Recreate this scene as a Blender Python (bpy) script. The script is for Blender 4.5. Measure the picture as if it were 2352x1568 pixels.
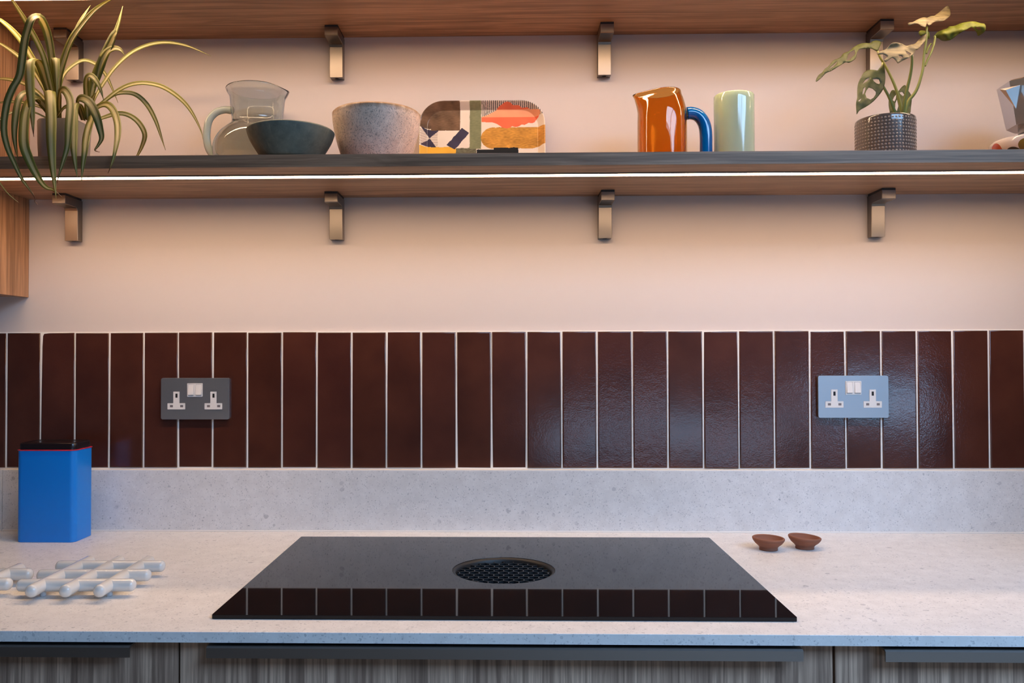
import bpy, bmesh, math, random
from mathutils import Vector, Matrix, noise
from mathutils.geometry import delaunay_2d_cdt

random.seed(7)
SC = bpy.context.scene
COL = SC.collection
for o in list(bpy.data.objects):
    bpy.data.objects.remove(o)

# ------------------------------------------------------------------ camera
YAW, PITCH, ROLL, FPX = .02124, .016866, -.00201, 1913.2
CAM = Vector((0, -1.7917, 1.27482))
PX, PY = 1176 - 48.56, 784.0
fwd = Vector((-math.sin(YAW)*math.cos(PITCH), math.cos(YAW)*math.cos(PITCH), math.sin(PITCH)))
rgt0 = Vector((math.cos(YAW), math.sin(YAW), 0)); up0 = rgt0.cross(fwd)
rgt = rgt0*math.cos(ROLL) + up0*math.sin(ROLL)
up = up0*math.cos(ROLL) - rgt0*math.sin(ROLL)
cd = bpy.data.cameras.new('camera'); cam = bpy.data.objects.new('camera', cd); COL.objects.link(cam)
m = Matrix((rgt, up, -fwd)).transposed().to_4x4(); m.translation = CAM; cam.matrix_world = m
cd.sensor_width = 36; cd.lens = 36*FPX/2352; cd.shift_x = 48.56/2352; cd.clip_start = .02
SC.camera = cam

# ------------------------------------------------------------------ world, daylight, exposure
w = bpy.data.worlds.new('world'); SC.world = w; w.use_nodes = True
bg = w.node_tree.nodes['Background']; bg.inputs[0].default_value = (.55, .72, 1, 1); bg.inputs[1].default_value = 3.0
LED_COLOR = (1.0, .68, .42); LED_POWER = 56.0
DAY_COLOR = (.33, .61, 1.0)
REAR = -4.6
GLINT = (2.45, 3.45, .84, 1.02)        # unseen slot added for the bright band in the tiles: x0, x1, z0, z1
LOW = (.35, 2.25, .56, .84)         # unseen lower slot added for the faint sheen on the tiles
SKY = (.7, 3.1, -3.5, -1.7)        # roof light in the ceiling: x0, x1, y0, y1
def daylight(name, loc, rot, sx, sy, power):
    ld = bpy.data.lights.new(name, 'AREA'); ld.shape = 'RECTANGLE'; ld.size = sx; ld.size_y = sy
    ld.energy = power; ld.color = DAY_COLOR
    lo = bpy.data.objects.new(name, ld); COL.objects.link(lo); lo.location = loc; lo.rotation_euler = rot
daylight('glint_lamp', ((GLINT[0]+GLINT[1])/2, REAR-.12, (GLINT[2]+GLINT[3])/2), (math.pi/2, 0, 0), GLINT[1]-GLINT[0], GLINT[3]-GLINT[2], 9.0)  # lamp added behind the slot to make the tile band
daylight('sheen_lamp', ((LOW[0]+LOW[1])/2, REAR-.12, (LOW[2]+LOW[3])/2), (math.pi/2, 0, 0), LOW[1]-LOW[0], LOW[3]-LOW[2], 3.8)  # weaker lamp added to put sheen on the lower tiles
daylight('roof_daylight', ((SKY[0]+SKY[1])/2, (SKY[2]+SKY[3])/2, 2.68), (0, 0, 0), SKY[1]-SKY[0], SKY[3]-SKY[2], 138.0)
SC.view_settings.view_transform = 'Standard'; SC.view_settings.look = 'None'
SC.view_settings.gamma = 1; SC.view_settings.exposure = -0.05; SC.view_settings.use_curve_mapping = False
SC.cycles.use_denoising = True; SC.cycles.max_bounces = 8; SC.cycles.transmission_bounces = 8
SC.cycles.caustics_reflective = False; SC.cycles.caustics_refractive = True
SC.cycles.sample_clamp_indirect = 4

# ------------------------------------------------------------------ helpers
def at(x, y, Y):
    d = fwd + rgt*((x-PX)/FPX) - up*((y-PY)/FPX)
    return CAM + d*((Y-CAM.y)/d.y)
def atz(x, y, Zp):
    d = fwd + rgt*((x-PX)/FPX) - up*((y-PY)/FPX)
    return CAM + d*((Zp-CAM.z)/d.z)
def mpp(Y): return (Y-CAM.y)/FPX

def link(name, me, mat=None, parent=None, loc=(0, 0, 0), smooth=False, angle=None):
    o = bpy.data.objects.new(name, me); COL.objects.link(o); o.location = loc
    if mat is not None and not me.materials:
        me.materials.append(mat)
    if parent: o.parent = parent
    if smooth:
        me.polygons.foreach_set('use_smooth', [True]*len(me.polygons))
        if angle: me.set_sharp_from_angle(angle=math.radians(angle))
    return o
def mesh_bm(bm, name='mesh'):
    bmesh.ops.recalc_face_normals(bm, faces=bm.faces)
    me = bpy.data.meshes.new(name); bm.to_mesh(me); bm.free(); return me
def mesh_pd(v, f, name='mesh'):
    me = bpy.data.meshes.new(name); me.from_pydata([tuple(a) for a in v], [], f); me.update(); return me
def add_box(bm, x0, x1, y0, y1, z0, z1):
    v = [bm.verts.new((x, y, z)) for z in (z0, z1) for (x, y) in ((x0, y0), (x1, y0), (x1, y1), (x0, y1))]
    for f in ((3, 2, 1, 0), (4, 5, 6, 7), (0, 1, 5, 4), (1, 2, 6, 5), (2, 3, 7, 6), (3, 0, 4, 7)):
        bm.faces.new([v[i] for i in f])
    return v
def box_me(x0, x1, y0, y1, z0, z1, bev=0, seg=2):
    bm = bmesh.new(); add_box(bm, x0, x1, y0, y1, z0, z1)
    if bev: bmesh.ops.bevel(bm, geom=bm.edges[:], offset=bev, segments=seg, affect='EDGES', profile=.6)
    return mesh_bm(bm)
def lathe(prof, n=64, closed=False):
    """prof: list of (r, z); r==0 makes a pole."""
    v, f, rings = [], [], []
    for r, z in prof:
        if r < 1e-6: rings.append([len(v)]); v.append((0, 0, z))
        else:
            rings.append(list(range(len(v), len(v)+n)))
            v += [(r*math.cos(2*math.pi*i/n), r*math.sin(2*math.pi*i/n), z) for i in range(n)]
    pairs = list(zip(rings, rings[1:])) + ([(rings[-1], rings[0])] if closed else [])
    for a, b in pairs:
        for i in range(n):
            j = (i+1) % n
            if len(a) == 1 and len(b) == 1: continue
            if len(a) == 1: f.append((a[0], b[j], b[i]))
            elif len(b) == 1: f.append((a[i], a[j], b[0]))
            else: f.append((a[i], a[j], b[j], b[i]))
    return v, f
def spl(pts, n):
    """Catmull-Rom through points of any dimension, n samples."""
    P = [tuple(p) for p in pts]; k = len(P)
    P = [tuple(2*a-b for a, b in zip(P[0], P[1]))] + P + [tuple(2*a-b for a, b in zip(P[-1], P[-2]))]
    out = []
    for s in range(n):
        t = s/(n-1)*(k-1); i = min(int(t), k-2); u = t-i
        a, b, c, d = P[i:i+4]
        out.append(tuple(.5*(2*q + (r-p)*u + (2*p-5*q+4*r-s_)*u*u + (3*q-p-3*r+s_)*u**3) for p, q, r, s_ in zip(a, b, c, d)))
    return out
def tube(pts, rad, n=12, cap=True, vf=None, oval=1.0):
    v, f = vf if vf else ([], [])
    pts = [Vector(p) for p in pts]; rs = rad if isinstance(rad, (list, tuple)) else [rad]*len(pts)
    up_ = Vector((0, 1, 0)); base = len(v)
    for i, p in enumerate(pts):
        t = (pts[min(i+1, len(pts)-1)] - pts[max(i-1, 0)]).normalized()
        a = t.cross(up_)
        if a.length < 1e-4: a = t.cross(Vector((1, 0, 0)))
        a.normalize(); b = t.cross(a)
        up_ = -b if b.dot(up_) < 0 else b
        a = t.cross(up_).normalized(); b = up_
        for j in range(n):
            th = 2*math.pi*j/n
            v.append(p + (a*math.cos(th) + b*math.sin(th)*oval)*rs[i])
    for i in range(len(pts)-1):
        for j in range(n):
            k = (j+1) % n
            f.append((base+i*n+j, base+i*n+k, base+(i+1)*n+k, base+(i+1)*n+j))
    if cap:
        f.append(tuple(base+j for j in range(n))[::-1]); f.append(tuple(base+(len(pts)-1)*n+j for j in range(n)))
    return v, f
def capsule(a, b, r, n=14, vf=None, k=5):
    a, b = Vector(a), Vector(b); t = (b-a).normalized(); pts, rs = [], []
    for i in range(k):
        th = math.pi/2*(i+.25)/k; pts.append(a - t*r*math.cos(th)*.75); rs.append(r*math.sin(th))
    L = (b-a).length
    for i in range(9): pts.append(a+t*L*i/8); rs.append(r)
    for i in range(k-1, -1, -1):
        th = math.pi/2*(i+.25)/k; pts.append(b + t*r*math.cos(th)*.75); rs.append(r*math.sin(th))
    return tube(pts, rs, n, True, vf)
def inside(p, poly):
    c = False; n = len(poly)
    for i in range(n):
        (x1, y1), (x2, y2) = poly[i], poly[i-1]
        if (y1 > p[1]) != (y2 > p[1]) and p[0] < (x2-x1)*(p[1]-y1)/(y2-y1)+x1: c = not c
    return c
def cdt(outline, holes=(), grid=None):
    pts, edges = [], []
    for loop in [outline]+list(holes):
        b = len(pts); pts += [Vector(p[:2]) for p in loop]
        edges += [(b+i, b+(i+1) % len(loop)) for i in range(len(loop))]
    if grid:
        xs = [p[0] for p in outline]; ys = [p[1] for p in outline]
        x = min(xs)+grid*.5; r = 0
        while x < max(xs):
            y = min(ys)+grid*(.25+.5*(r % 2))
            while y < max(ys):
                if inside((x, y), outline) and not any(inside((x, y), h) for h in holes):
                    if min((Vector((x, y))-q).length for q in pts[:sum(len(l) for l in [outline]+list(holes))]) > grid*.45:
                        pts.append(Vector((x, y)))
                y += grid
            x += grid; r += 1
    V, Ed, F, *_ = delaunay_2d_cdt(pts, edges, [], 0, 1e-7)
    tri = []
    for f in F:
        c = sum((V[i] for i in f), Vector((0, 0)))/len(f)
        if inside(c, outline) and not any(inside(c, h) for h in holes): tri.append(tuple(f))
    return V, tri
def plate(outline, holes=(), y0=0.0, y1=.01, bev=0, plane='xz'):
    """prism with holes; outline given in the plane, extruded along the third axis."""
    V, T = cdt(outline, holes); bm = bmesh.new()
    def P(p, d): return (p[0], d, p[1]) if plane == 'xz' else (p[0], p[1], d)
    a = [bm.verts.new(P(p, y0)) for p in V]; b = [bm.verts.new(P(p, y1)) for p in V]
    cnt = {}
    for t in T:
        bm.faces.new([a[i] for i in t]); bm.faces.new([b[i] for i in reversed(t)])
        for i in range(3):
            e = (t[i], t[(i+1) % 3]); cnt[e] = cnt.get(e, 0)+1
    for (i, j) in list(cnt):
        if (j, i) not in cnt: bm.faces.new((a[j], a[i], b[i], b[j]))
    bmesh.ops.recalc_face_normals(bm, faces=bm.faces)
    if bev:
        ed = [e for e in bm.edges if len(e.link_faces) == 2 and abs(abs(e.link_faces[0].normal.dot(e.link_faces[1].normal))) < .3
              and (abs(e.verts[0].co[1 if plane == 'xz' else 2]-y0) < 1e-6) and (abs(e.verts[1].co[1 if plane == 'xz' else 2]-y0) < 1e-6)]
        bmesh.ops.bevel(bm, geom=ed, offset=bev, segments=2, affect='EDGES', profile=.5, clamp_overlap=True)
    return mesh_bm(bm)
def rrect(x0, x1, z0, z1, r, n=6):
    out = []
    for cx_, cz, a0 in ((x1-r, z1-r, 0), (x0+r, z1-r, 90), (x0+r, z0+r, 180), (x1-r, z0+r, 270)):
        for i in range(n+1):
            a = math.radians(a0+90*i/n); out.append((cx_+r*math.cos(a), cz+r*math.sin(a)))
    return out
def circ(x, z, r, n=48): return [(x+r*math.cos(2*math.pi*i/n), z+r*math.sin(2*math.pi*i/n)) for i in range(n)]
def tag(o, label, cat, group=None):
    o['label'] = label; o['category'] = cat
    if group: o['group'] = group
    return o
def thing(name, label, cat, loc=(0, 0, 0), rotz=0, group=None):
    o = bpy.data.objects.new(name, None); COL.objects.link(o); o.location = loc; o.rotation_euler = (0, 0, rotz)
    o.empty_display_size = .02
    return tag(o, label, cat, group)
def struct(o): o['kind'] = 'structure'; return o

# ------------------------------------------------------------------ materials
class N:
    """tiny node builder"""
    def __init__(s, name):
        s.m = bpy.data.materials.new(name); s.m.use_nodes = True; s.t = s.m.node_tree
        s.b = s.t.nodes['Principled BSDF']; s.out = s.t.nodes['Material Output']
    def n(s, typ, **kw):
        nd = s.t.nodes.new(typ)
        for k, v in kw.items():
            if k.startswith('i_'):
                key = k[2:]; key = int(key) if key.isdigit() else key.replace('_', ' ')
                if hasattr(v, 'is_output') or isinstance(v, bpy.types.NodeSocket): s.t.links.new(v, nd.inputs[key])
                else: nd.inputs[key].default_value = v
            else: setattr(nd, k, v)
        return nd
    def set(s, **kw):
        for k, v in kw.items():
            key = k.replace('_', ' ')
            if isinstance(v, bpy.types.NodeSocket): s.t.links.new(v, s.b.inputs[key])
            else: s.b.inputs[key].default_value = v
        return s
    def coord(s, scale=(1, 1, 1), kind='Object', loc=(0, 0, 0)):
        c = s.n('ShaderNodeTexCoord'); mp = s.n('ShaderNodeMapping'); s.t.links.new(c.outputs[kind], mp.inputs[0])
        mp.inputs['Scale'].default_value = scale; mp.inputs['Location'].default_value = loc; return mp.outputs[0]
    def noise(s, vec, scale, detail=4, rough=.5, dist=0):
        return s.n('ShaderNodeTexNoise', i_Vector=vec, i_Scale=scale, i_Detail=detail, i_Roughness=rough, i_Distortion=dist).outputs[0]
    def ramp(s, fac, stops, interp='LINEAR'):
        r = s.n('ShaderNodeValToRGB', i_0=fac); r.color_ramp.interpolation = interp
        el = r.color_ramp.elements
        while len(el) < len(stops): el.new(.5)
        for e, (p, c) in zip(el, stops): e.position = p; e.color = tuple(c)+(1,) if len(c) == 3 else c
        return r.outputs[0]
    def mix(s, fac, a, b, mode='MIX'):
        nd = s.t.nodes.new('ShaderNodeMix'); nd.data_type = 'RGBA'; nd.blend_type = mode
        for sock, v in ((nd.inputs[0], fac), (nd.inputs[6], a), (nd.inputs[7], b)):
            if isinstance(v, bpy.types.NodeSocket): s.t.links.new(v, sock)
            else: sock.default_value = v if not isinstance(v, tuple) or len(v) == 4 else v+(1,)
        return nd.outputs[2]
    def math(s, op, a, b=0.0, c=None):
        nd = s.t.nodes.new('ShaderNodeMath'); nd.operation = op
        for i, v in enumerate((a, b, c)):
            if v is None: continue
            if isinstance(v, bpy.types.NodeSocket): s.t.links.new(v, nd.inputs[i])
            else: nd.inputs[i].default_value = v
        return nd.outputs[0]
    def bump(s, h, strength, dist=.001):
        return s.n('ShaderNodeBump', i_Height=h, i_Strength=strength, i_Distance=dist).outputs[0]
def simple(name, col, rough=.5, metal=0, **kw):
    n = N(name); n.set(Base_Color=tuple(col)+(1,), Roughness=rough, Metallic=metal, **kw); return n.m

def mat_paint(name, col, rough=.75):
    n = N(name); c = n.coord(); h = n.noise(c, 260, 3)
    v = n.noise(c, 1.3, 2)
    n.set(Base_Color=n.mix(n.ramp(v, [(.3, (0, 0, 0)), (.7, (1, 1, 1))]), tuple(a*.985 for a in col), col), Roughness=rough, Normal=n.bump(h, .06, .0006)); return n.m
def mat_wood(name, dark, light, axis='x', rough=.45, fine=1.0):
    n = N(name)
    X = axis == 'x'
    def sc(a, b): return (a, b, b) if X else (b, b, a)
    warp = n.noise(n.coord(sc(1.1, 5)), 1.0, 3)
    off = n.n('ShaderNodeVectorMath', operation='SCALE', i_0=n.n('ShaderNodeCombineXYZ', i_0=warp, i_1=warp, i_2=warp).outputs[0], i_Scale=4.0).outputs[0]
    cw = n.n('ShaderNodeVectorMath', operation='ADD', i_0=n.coord(sc(1.0, 30)), i_1=off).outputs[0]
    g1 = n.noise(cw, 1.3, 6, .6, .3)
    g2 = n.noise(n.n('ShaderNodeVectorMath', operation='ADD', i_0=n.coord(sc(2.2, 170)), i_1=off).outputs[0], 1.0, 3, .55)
    g3 = n.noise(n.coord(sc(9, 420)), 1.0, 2, .5)
    mid = tuple(.5*a+.5*b for a, b in zip(dark, light))
    col = n.ramp(g1, [(.30, dark), (.46, mid), (.60, light), (.75, mid)])
    col = n.mix(n.math('MULTIPLY', n.ramp(g2, [(.36, (1, 1, 1)), (.52, (0, 0, 0))]), .75*fine), col, tuple(a*.72 for a in dark))
    col = n.mix(n.math('MULTIPLY', n.ramp(g3, [(.40, (1, 1, 1)), (.55, (0, 0, 0))]), .35*fine), col, tuple(a*.6 for a in dark))
    n.set(Base_Color=col, Roughness=rough, Normal=n.bump(g2, .10, .0005)); return n.m
def mat_quartz(name):
    n = N(name); c = n.coord()
    wob = n.noise(c, 90, 3)
    cw = n.n('ShaderNodeVectorMath', operation='ADD', i_0=c, i_1=n.n('ShaderNodeVectorMath', operation='SCALE', i_0=n.n('ShaderNodeTexNoise', i_Vector=c, i_Scale=130.0, i_Detail=2.0).outputs[1], i_Scale=.006).outputs[0]).outputs[0]
    def speck(scale, size, keep):
        v = n.n('ShaderNodeTexVoronoi', feature='F1', i_Vector=cw, i_Scale=scale)
        r = n.n('ShaderNodeSeparateColor', i_0=v.outputs['Color'])
        inside_ = n.math('LESS_THAN', v.outputs['Distance'], n.math('MULTIPLY', r.outputs[1], size))
        return n.math('MULTIPLY', inside_, n.math('LESS_THAN', r.outputs[0], keep)), r.outputs[2]
    base = n.mix(n.ramp(n.noise(c, 38, 5, .6), [(.3, (0, 0, 0)), (.7, (1, 1, 1))]), (.72, .70, .695), (.82, .80, .795))
    a, ra = speck(430, .62, .45); b, rb = speck(190, .46, .26); d, rd = speck(62, .34, .12)
    col = n.mix(n.math('MULTIPLY', a, n.math('MULTIPLY', ra, .55)), base, (.34, .345, .37))
    col = n.mix(n.math('MULTIPLY', b, n.math('MULTIPLY', rb, .65)), col, (.30, .31, .34))
    col = n.mix(n.math('MULTIPLY', d, n.math('MULTIPLY_ADD', rd, .4, .15)), col, (.33, .33, .36))
    e, re = speck(300, .5, .15)
    col = n.mix(n.math('MULTIPLY', e, .6), col, (.88, .87, .86))
    n.set(Base_Color=col, Roughness=.38, Specular_IOR_Level=.4); return n.m
def mat_tile():
    n = N('tile_glaze'); c = n.coord(); rnd = n.n('ShaderNodeObjectInfo').outputs['Random']
    off = n.n('ShaderNodeVectorMath', operation='ADD', i_0=c, i_1=n.n('ShaderNodeCombineXYZ', i_0=n.math('MULTIPLY', rnd, 37.0), i_1=n.math('MULTIPLY', rnd, 11.0), i_2=n.math('MULTIPLY', rnd, 53.0)).outputs[0]).outputs[0]
    big = n.noise(off, 9, 3); fine = n.noise(off, 330, 2, .5, .3); mid = n.noise(off, 60, 3)
    col = n.mix(n.ramp(big, [(.3, (0, 0, 0)), (.72, (1, 1, 1))]), (.045, .0135, .0085), (.085, .026, .0150))
    col = n.mix(n.math('MULTIPLY', rnd, .35), col, (.075, .021, .018))
    amt = n.math('MULTIPLY', n.ramp(n.math('ADD', n.math('MULTIPLY', rnd, .6), n.math('MULTIPLY', big, .6)), [(.35, (.3, .3, .3)), (.85, (1, 1, 1))]), .26)
    h = n.math('ADD', n.math('MULTIPLY', fine, .55), n.math('MULTIPLY', mid, .8))
    bp = n.n('ShaderNodeBump', i_Height=h, i_Strength=amt, i_Distance=.0013)
    n.set(Base_Color=col, Roughness=.13, Specular_IOR_Level=.6, Normal=bp.outputs[0]); return n.m
def mat_glass(name, col, rough=0.0, ior=1.5, dens=0):
    n = N(name); n.set(Base_Color=tuple(col)+(1,), Roughness=rough, IOR=ior, Transmission_Weight=1.0)
    if dens:
        va = n.n('ShaderNodeVolumeAbsorption', i_Color=tuple(col)+(1,), i_Density=dens); n.t.links.new(va.outputs[0], n.out.inputs[1])
        n.set(Base_Color=(1, 1, 1, 1))
    return n.m
def mat_brushed(name, col, rough=.34):
    n = N(name); g = n.noise(n.coord((6, 6, 420)), 1.0, 3)
    n.set(Base_Color=tuple(col)+(1,), Metallic=1.0, Roughness=n.math('MULTIPLY_ADD', g, .12, rough-.06), Normal=n.bump(g, .05, .0003)); return n.m

M = {}
M['wall'] = mat_paint('wall_paint', (.66, .58, .555))
M['room'] = mat_paint('room_paint', (.22, .20, .19))
M['floor'] = mat_wood('floor_boards', (.2, .13, .08), (.36, .24, .15))
M['oak_x'] = mat_wood('walnut_shelf', (.26, .135, .075), (.50, .285, .17), 'x')
M['oak_z'] = mat_wood('walnut_panel', (.28, .135, .062), (.54, .29, .15), 'z')
M['door'] = mat_wood('grey_walnut_door', (.23, .145, .105), (.66, .46, .335), 'z', .5)
M['quartz'] = mat_quartz('quartz')
M['tile'] = mat_tile()
M['grout'] = simple('grout', (.92, .86, .80), .8)
M['led'] = N('led_diffuser').m
_n = M['led'].node_tree; _b = _n.nodes['Principled BSDF']
_b.inputs['Base Color'].default_value = (.9, .9, .88, 1); _b.inputs['Emission Color'].default_value = LED_COLOR+(1,); _b.inputs['Emission Strength'].default_value = LED_POWER
M['profile'] = simple('led_profile', (.25, .2, .17), .4, .6)
M['steel'] = mat_brushed('bracket_steel', (.29, .255, .23), .34)
M['pad'] = simple('black_pad', (.03, .028, .03), .6)
M['plate'] = mat_brushed('socket_steel', (.56, .57, .60), .40)
M['white_plastic'] = simple('white_plastic', (.80, .77, .75), .3)
M['black'] = simple('black_void', (.008, .008, .009), .6)
M['hob'] = simple('hob_glass', (.006, .0065, .008), .03, 0, IOR=1.45, Specular_IOR_Level=.3)
M['grille'] = simple('black_grille', (.014, .017, .02), .3)
M['ring'] = simple('black_ring', (.010, .011, .013), .5)
M['handle'] = mat_brushed('handle_steel', (.32, .30, .29), .4)
M['carcass'] = simple('cabinet_carcass', (.06, .05, .045), .6)
M['tin'] = simple('blue_tin', (.0, .22, .76), .32, 0, Specular_IOR_Level=.5)
M['tin_lid'] = simple('black_lid', (.012, .008, .010), .22)
M['tin_rim'] = simple('red_rim', (.62, .02, .06), .35)
M['ceramic'] = simple('white_ceramic', (.72, .71, .68), .14, 0, Coat_Weight=.5, Coat_Roughness=.05)
M['rubber'] = simple('clear_foot', (.75, .8, .85), .2, 0, Transmission_Weight=.5)

def mat_clay():
    n = N('terracotta'); c = n.coord(); g = n.noise(c, 500, 3); r = n.noise(n.coord((1, 1, 60)), 6, 2)
    n.set(Base_Color=n.mix(n.ramp(r, [(.3, (0, 0, 0)), (.7, (1, 1, 1))]), (.215, .080, .047), (.30, .118, .068)), Roughness=.8, Normal=n.bump(g, .25, .0006)); return n.m
M['clay'] = mat_clay()
def mat_teal():
    n = N('teal_glaze'); c = n.coord(); g = n.noise(c, 60, 5, .65); g2 = n.noise(n.coord((140, 140, 30)), 1, 3)
    col = n.mix(n.ramp(g, [(.3, (0, 0, 0)), (.75, (1, 1, 1))]), (.105, .118, .095), (.175, .19, .15))
    col = n.mix(n.ramp(g2, [(.55, (0, 0, 0)), (.8, (.5, .5, .5))]), col, (.26, .26, .20))
    n.set(Base_Color=col, Roughness=.62, Normal=n.bump(g, .1, .0006)); return n.m
M['teal'] = mat_teal()
BOWL_RIM = at(865, 256, -.165).z-at(865, 378, -.165).z
def mat_speckle():
    n = N('speckled_glaze'); c = n.coord((1, 1, .55)); z = n.n('ShaderNodeSeparateXYZ', i_0=n.coord()).outputs[2]
    s1 = n.noise(c, 560, 3, .6); s2 = n.noise(c, 85, 5, .7); dr = n.noise(n.coord((95, 95, 9)), 1, 3)
    base = n.mix(n.ramp(s2, [(.35, (0, 0, 0)), (.68, (1, 1, 1))]), (.74, .55, .43), (.92, .74, .60))
    col = n.mix(n.ramp(s1, [(.53, (0, 0, 0)), (.66, (.75, .75, .75))]), base, (.20, .145, .115))
    zz = n.math('ADD', z, n.math('MULTIPLY', n.math('SUBTRACT', dr, .5), .016))
    rim = n.ramp(n.math('MULTIPLY', n.math('SUBTRACT', zz, BOWL_RIM-.009), 90.0), [(0, (0, 0, 0)), (1, (1, 1, 1))])
    col = n.mix(rim, col, (.32, .17, .08))
    n.set(Base_Color=col, Roughness=.35, Normal=n.bump(s1, .15, .0006)); return n.m
M['speckle'] = mat_speckle()
M['clear'] = mat_glass('green_tint_glass', (.92, .975, .94))
M['clear_thick'] = simple('thick_green_glass', (.62, .72, .66), .10, 0, Transmission_Weight=.55, IOR=1.3)
M['amber'] = mat_glass('amber_glass', (.90, .44, .10))
M['blue_glass'] = simple('blue_glass', (.0, .15, .46), .06, 0, Coat_Weight=.6, Coat_Roughness=.02, Subsurface_Weight=.4, Subsurface_Radius=(.005, .01, .02))
def mat_jade():
    n = N('jade_glass'); n.set(Base_Color=(.50, .60, .42, 1), Roughness=.08, Subsurface_Weight=.3, Subsurface_Radius=(.03, .035, .02), Subsurface_Scale=.6, Coat_Weight=.6, Coat_Roughness=.03); return n.m
M['jade'] = mat_jade()
M['grey_pot'] = simple('grey_pot', (.24, .225, .21), .28)
M['dark_pot'] = simple('dark_pot', (.11, .09, .078), .12, 0, Coat_Weight=.5, Coat_Roughness=.06)
M['pot_dot'] = simple('pot_dot', (.22, .18, .15), .12, 0, Coat_Weight=.5, Coat_Roughness=.06)
M['soil'] = simple('soil', (.03, .02, .013), .95)
def mat_spider():
    n = N('spider_leaf'); uv = n.n('ShaderNodeUVMap').outputs[0]; s = n.n('ShaderNodeSeparateXYZ', i_0=uv)
    u = n.math('ABSOLUTE', n.math('SUBTRACT', s.outputs[0], .5))
    st = n.noise(n.n('ShaderNodeVectorMath', operation='MULTIPLY', i_0=uv, i_1=(14, .8, 1)).outputs[0], 2.2, 3)
    uu = n.math('ADD', u, n.math('MULTIPLY', n.math('SUBTRACT', st, .5), .16))
    rnd = n.n('ShaderNodeObjectInfo').outputs['Random']
    green = n.mix(rnd, (.20, .20, .055), (.33, .31, .06))
    cream = n.mix(rnd, (.68, .60, .30), (.82, .73, .38))
    col = n.mix(n.ramp(uu, [(.13, (0, 0, 0)), (.25, (1, 1, 1))]), cream, green)
    col = n.mix(n.ramp(s.outputs[1], [(.93, (0, 0, 0)), (.975, (1, 1, 1))]), col, (.20, .085, .035))
    n.set(Base_Color=col, Roughness=.42, Specular_IOR_Level=.4)
    tr = n.n('ShaderNodeBsdfTranslucent', i_Color=col); mx = n.n('ShaderNodeMixShader', i_0=.42)
    n.t.links.new(n.b.outputs[0], mx.inputs[1]); n.t.links.new(tr.outputs[0], mx.inputs[2]); n.t.links.new(mx.outputs[0], n.out.inputs[0]); return n.m
M['spider'] = mat_spider()
def mat_monstera(name, a, b, tip=.25, streak=(1, 1, 1)):
    n = N(name); c = n.coord(); g = n.noise(n.coord(streak), 55, 4, .6); g2 = n.noise(c, 240, 3)
    col = n.mix(n.ramp(g, [(.3, (0, 0, 0)), (.7, (1, 1, 1))]), a, b)
    n.set(Base_Color=col, Roughness=.5, Specular_IOR_Level=.3, Normal=n.bump(n.math('ADD', g, n.math('MULTIPLY', g2, .3)), .2, .0010))
    tr = n.n('ShaderNodeBsdfTranslucent', i_Color=col); mx = n.n('ShaderNodeMixShader', i_0=tip)
    n.t.links.new(n.b.outputs[0], mx.inputs[1]); n.t.links.new(tr.outputs[0], mx.inputs[2]); n.t.links.new(mx.outputs[0], n.out.inputs[0]); return n.m
M['leaf_a'] = mat_monstera('olive_leaf', (.045, .054, .014), (.105, .112, .034), .18)
M['leaf_b'] = mat_monstera('dry_leaf', (.07, .055, .024), (.25, .205, .115), .15, (.45, .45, 2.6))
M['leaf_c'] = mat_monstera('lime_leaf', (.09, .11, .013), (.20, .215, .035))
M['stem'] = simple('green_stem', (.21, .225, .05), .4)
M['alu'] = simple('polished_aluminium', (.80, .77, .74), .26, 1.0)

# ------------------------------------------------------------------ the setting
XL, XR = -1.05, 1.22            # cabinet side at the left, added shading panel at the right
ZC = .9
VX, VY, VR = -.0092, -.3500, .0885      # extractor opening of the hob
RX0, RX1, RZ = -2.6, 3.6, 2.6
wall = struct(link('wall_back', box_me(RX0, RX1, .008, .12, 0, RZ), M['wall']))
struct(link('floor', box_me(RX0, RX1, REAR, .12, -.06, 0), M['floor']))
struct(link('ceiling', plate([(RX0, REAR-.2), (RX1, REAR-.2), (RX1, .12), (RX0, .12)], [[(SKY[0], SKY[2]), (SKY[1], SKY[2]), (SKY[1], SKY[3]), (SKY[0], SKY[3])]], RZ, RZ+.06, 0, 'xy'), M['room']))
struct(link('wall_left', box_me(RX0-.1, RX0, REAR, .12, 0, RZ), M['room']))
struct(link('wall_right', box_me(RX1, RX1+.1, REAR, .12, 0, RZ), M['room']))
struct(link('shade_panel', box_me(XR, XR+.1, -.62, .008, ZC, RZ), M['carcass']))  # unseen, added to shade the right end in place of a presumed tall cabinet
struct(link('wall_rear', plate([(RX0, 0), (RX1, 0), (RX1, RZ), (RX0, RZ)], [[(q[0], q[2]), (q[1], q[2]), (q[1], q[3]), (q[0], q[3])] for q in (GLINT, LOW)], REAR-.1, REAR), M['room']))
struct(link('glint_frame', plate([(GLINT[0], GLINT[2]), (GLINT[1], GLINT[2]), (GLINT[1], GLINT[3]), (GLINT[0], GLINT[3])],
    [[(GLINT[0]+.03, GLINT[2]+.03), (GLINT[1]-.03, GLINT[2]+.03), (GLINT[1]-.03, GLINT[3]-.03), (GLINT[0]+.03, GLINT[3]-.03)]], REAR-.09, REAR-.04), M['white_plastic']))  # rim of the added slot behind the camera
struct(link('sheen_frame', plate([(LOW[0], LOW[2]), (LOW[1], LOW[2]), (LOW[1], LOW[3]), (LOW[0], LOW[3])],
    [[(LOW[0]+.03, LOW[2]+.03), (LOW[1]-.03, LOW[2]+.03), (LOW[1]-.03, LOW[3]-.03), (LOW[0]+.03, LOW[3]-.03)]], REAR-.09, REAR-.04), M['white_plastic']))  # rim of the added sheen slot, out of view
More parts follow.
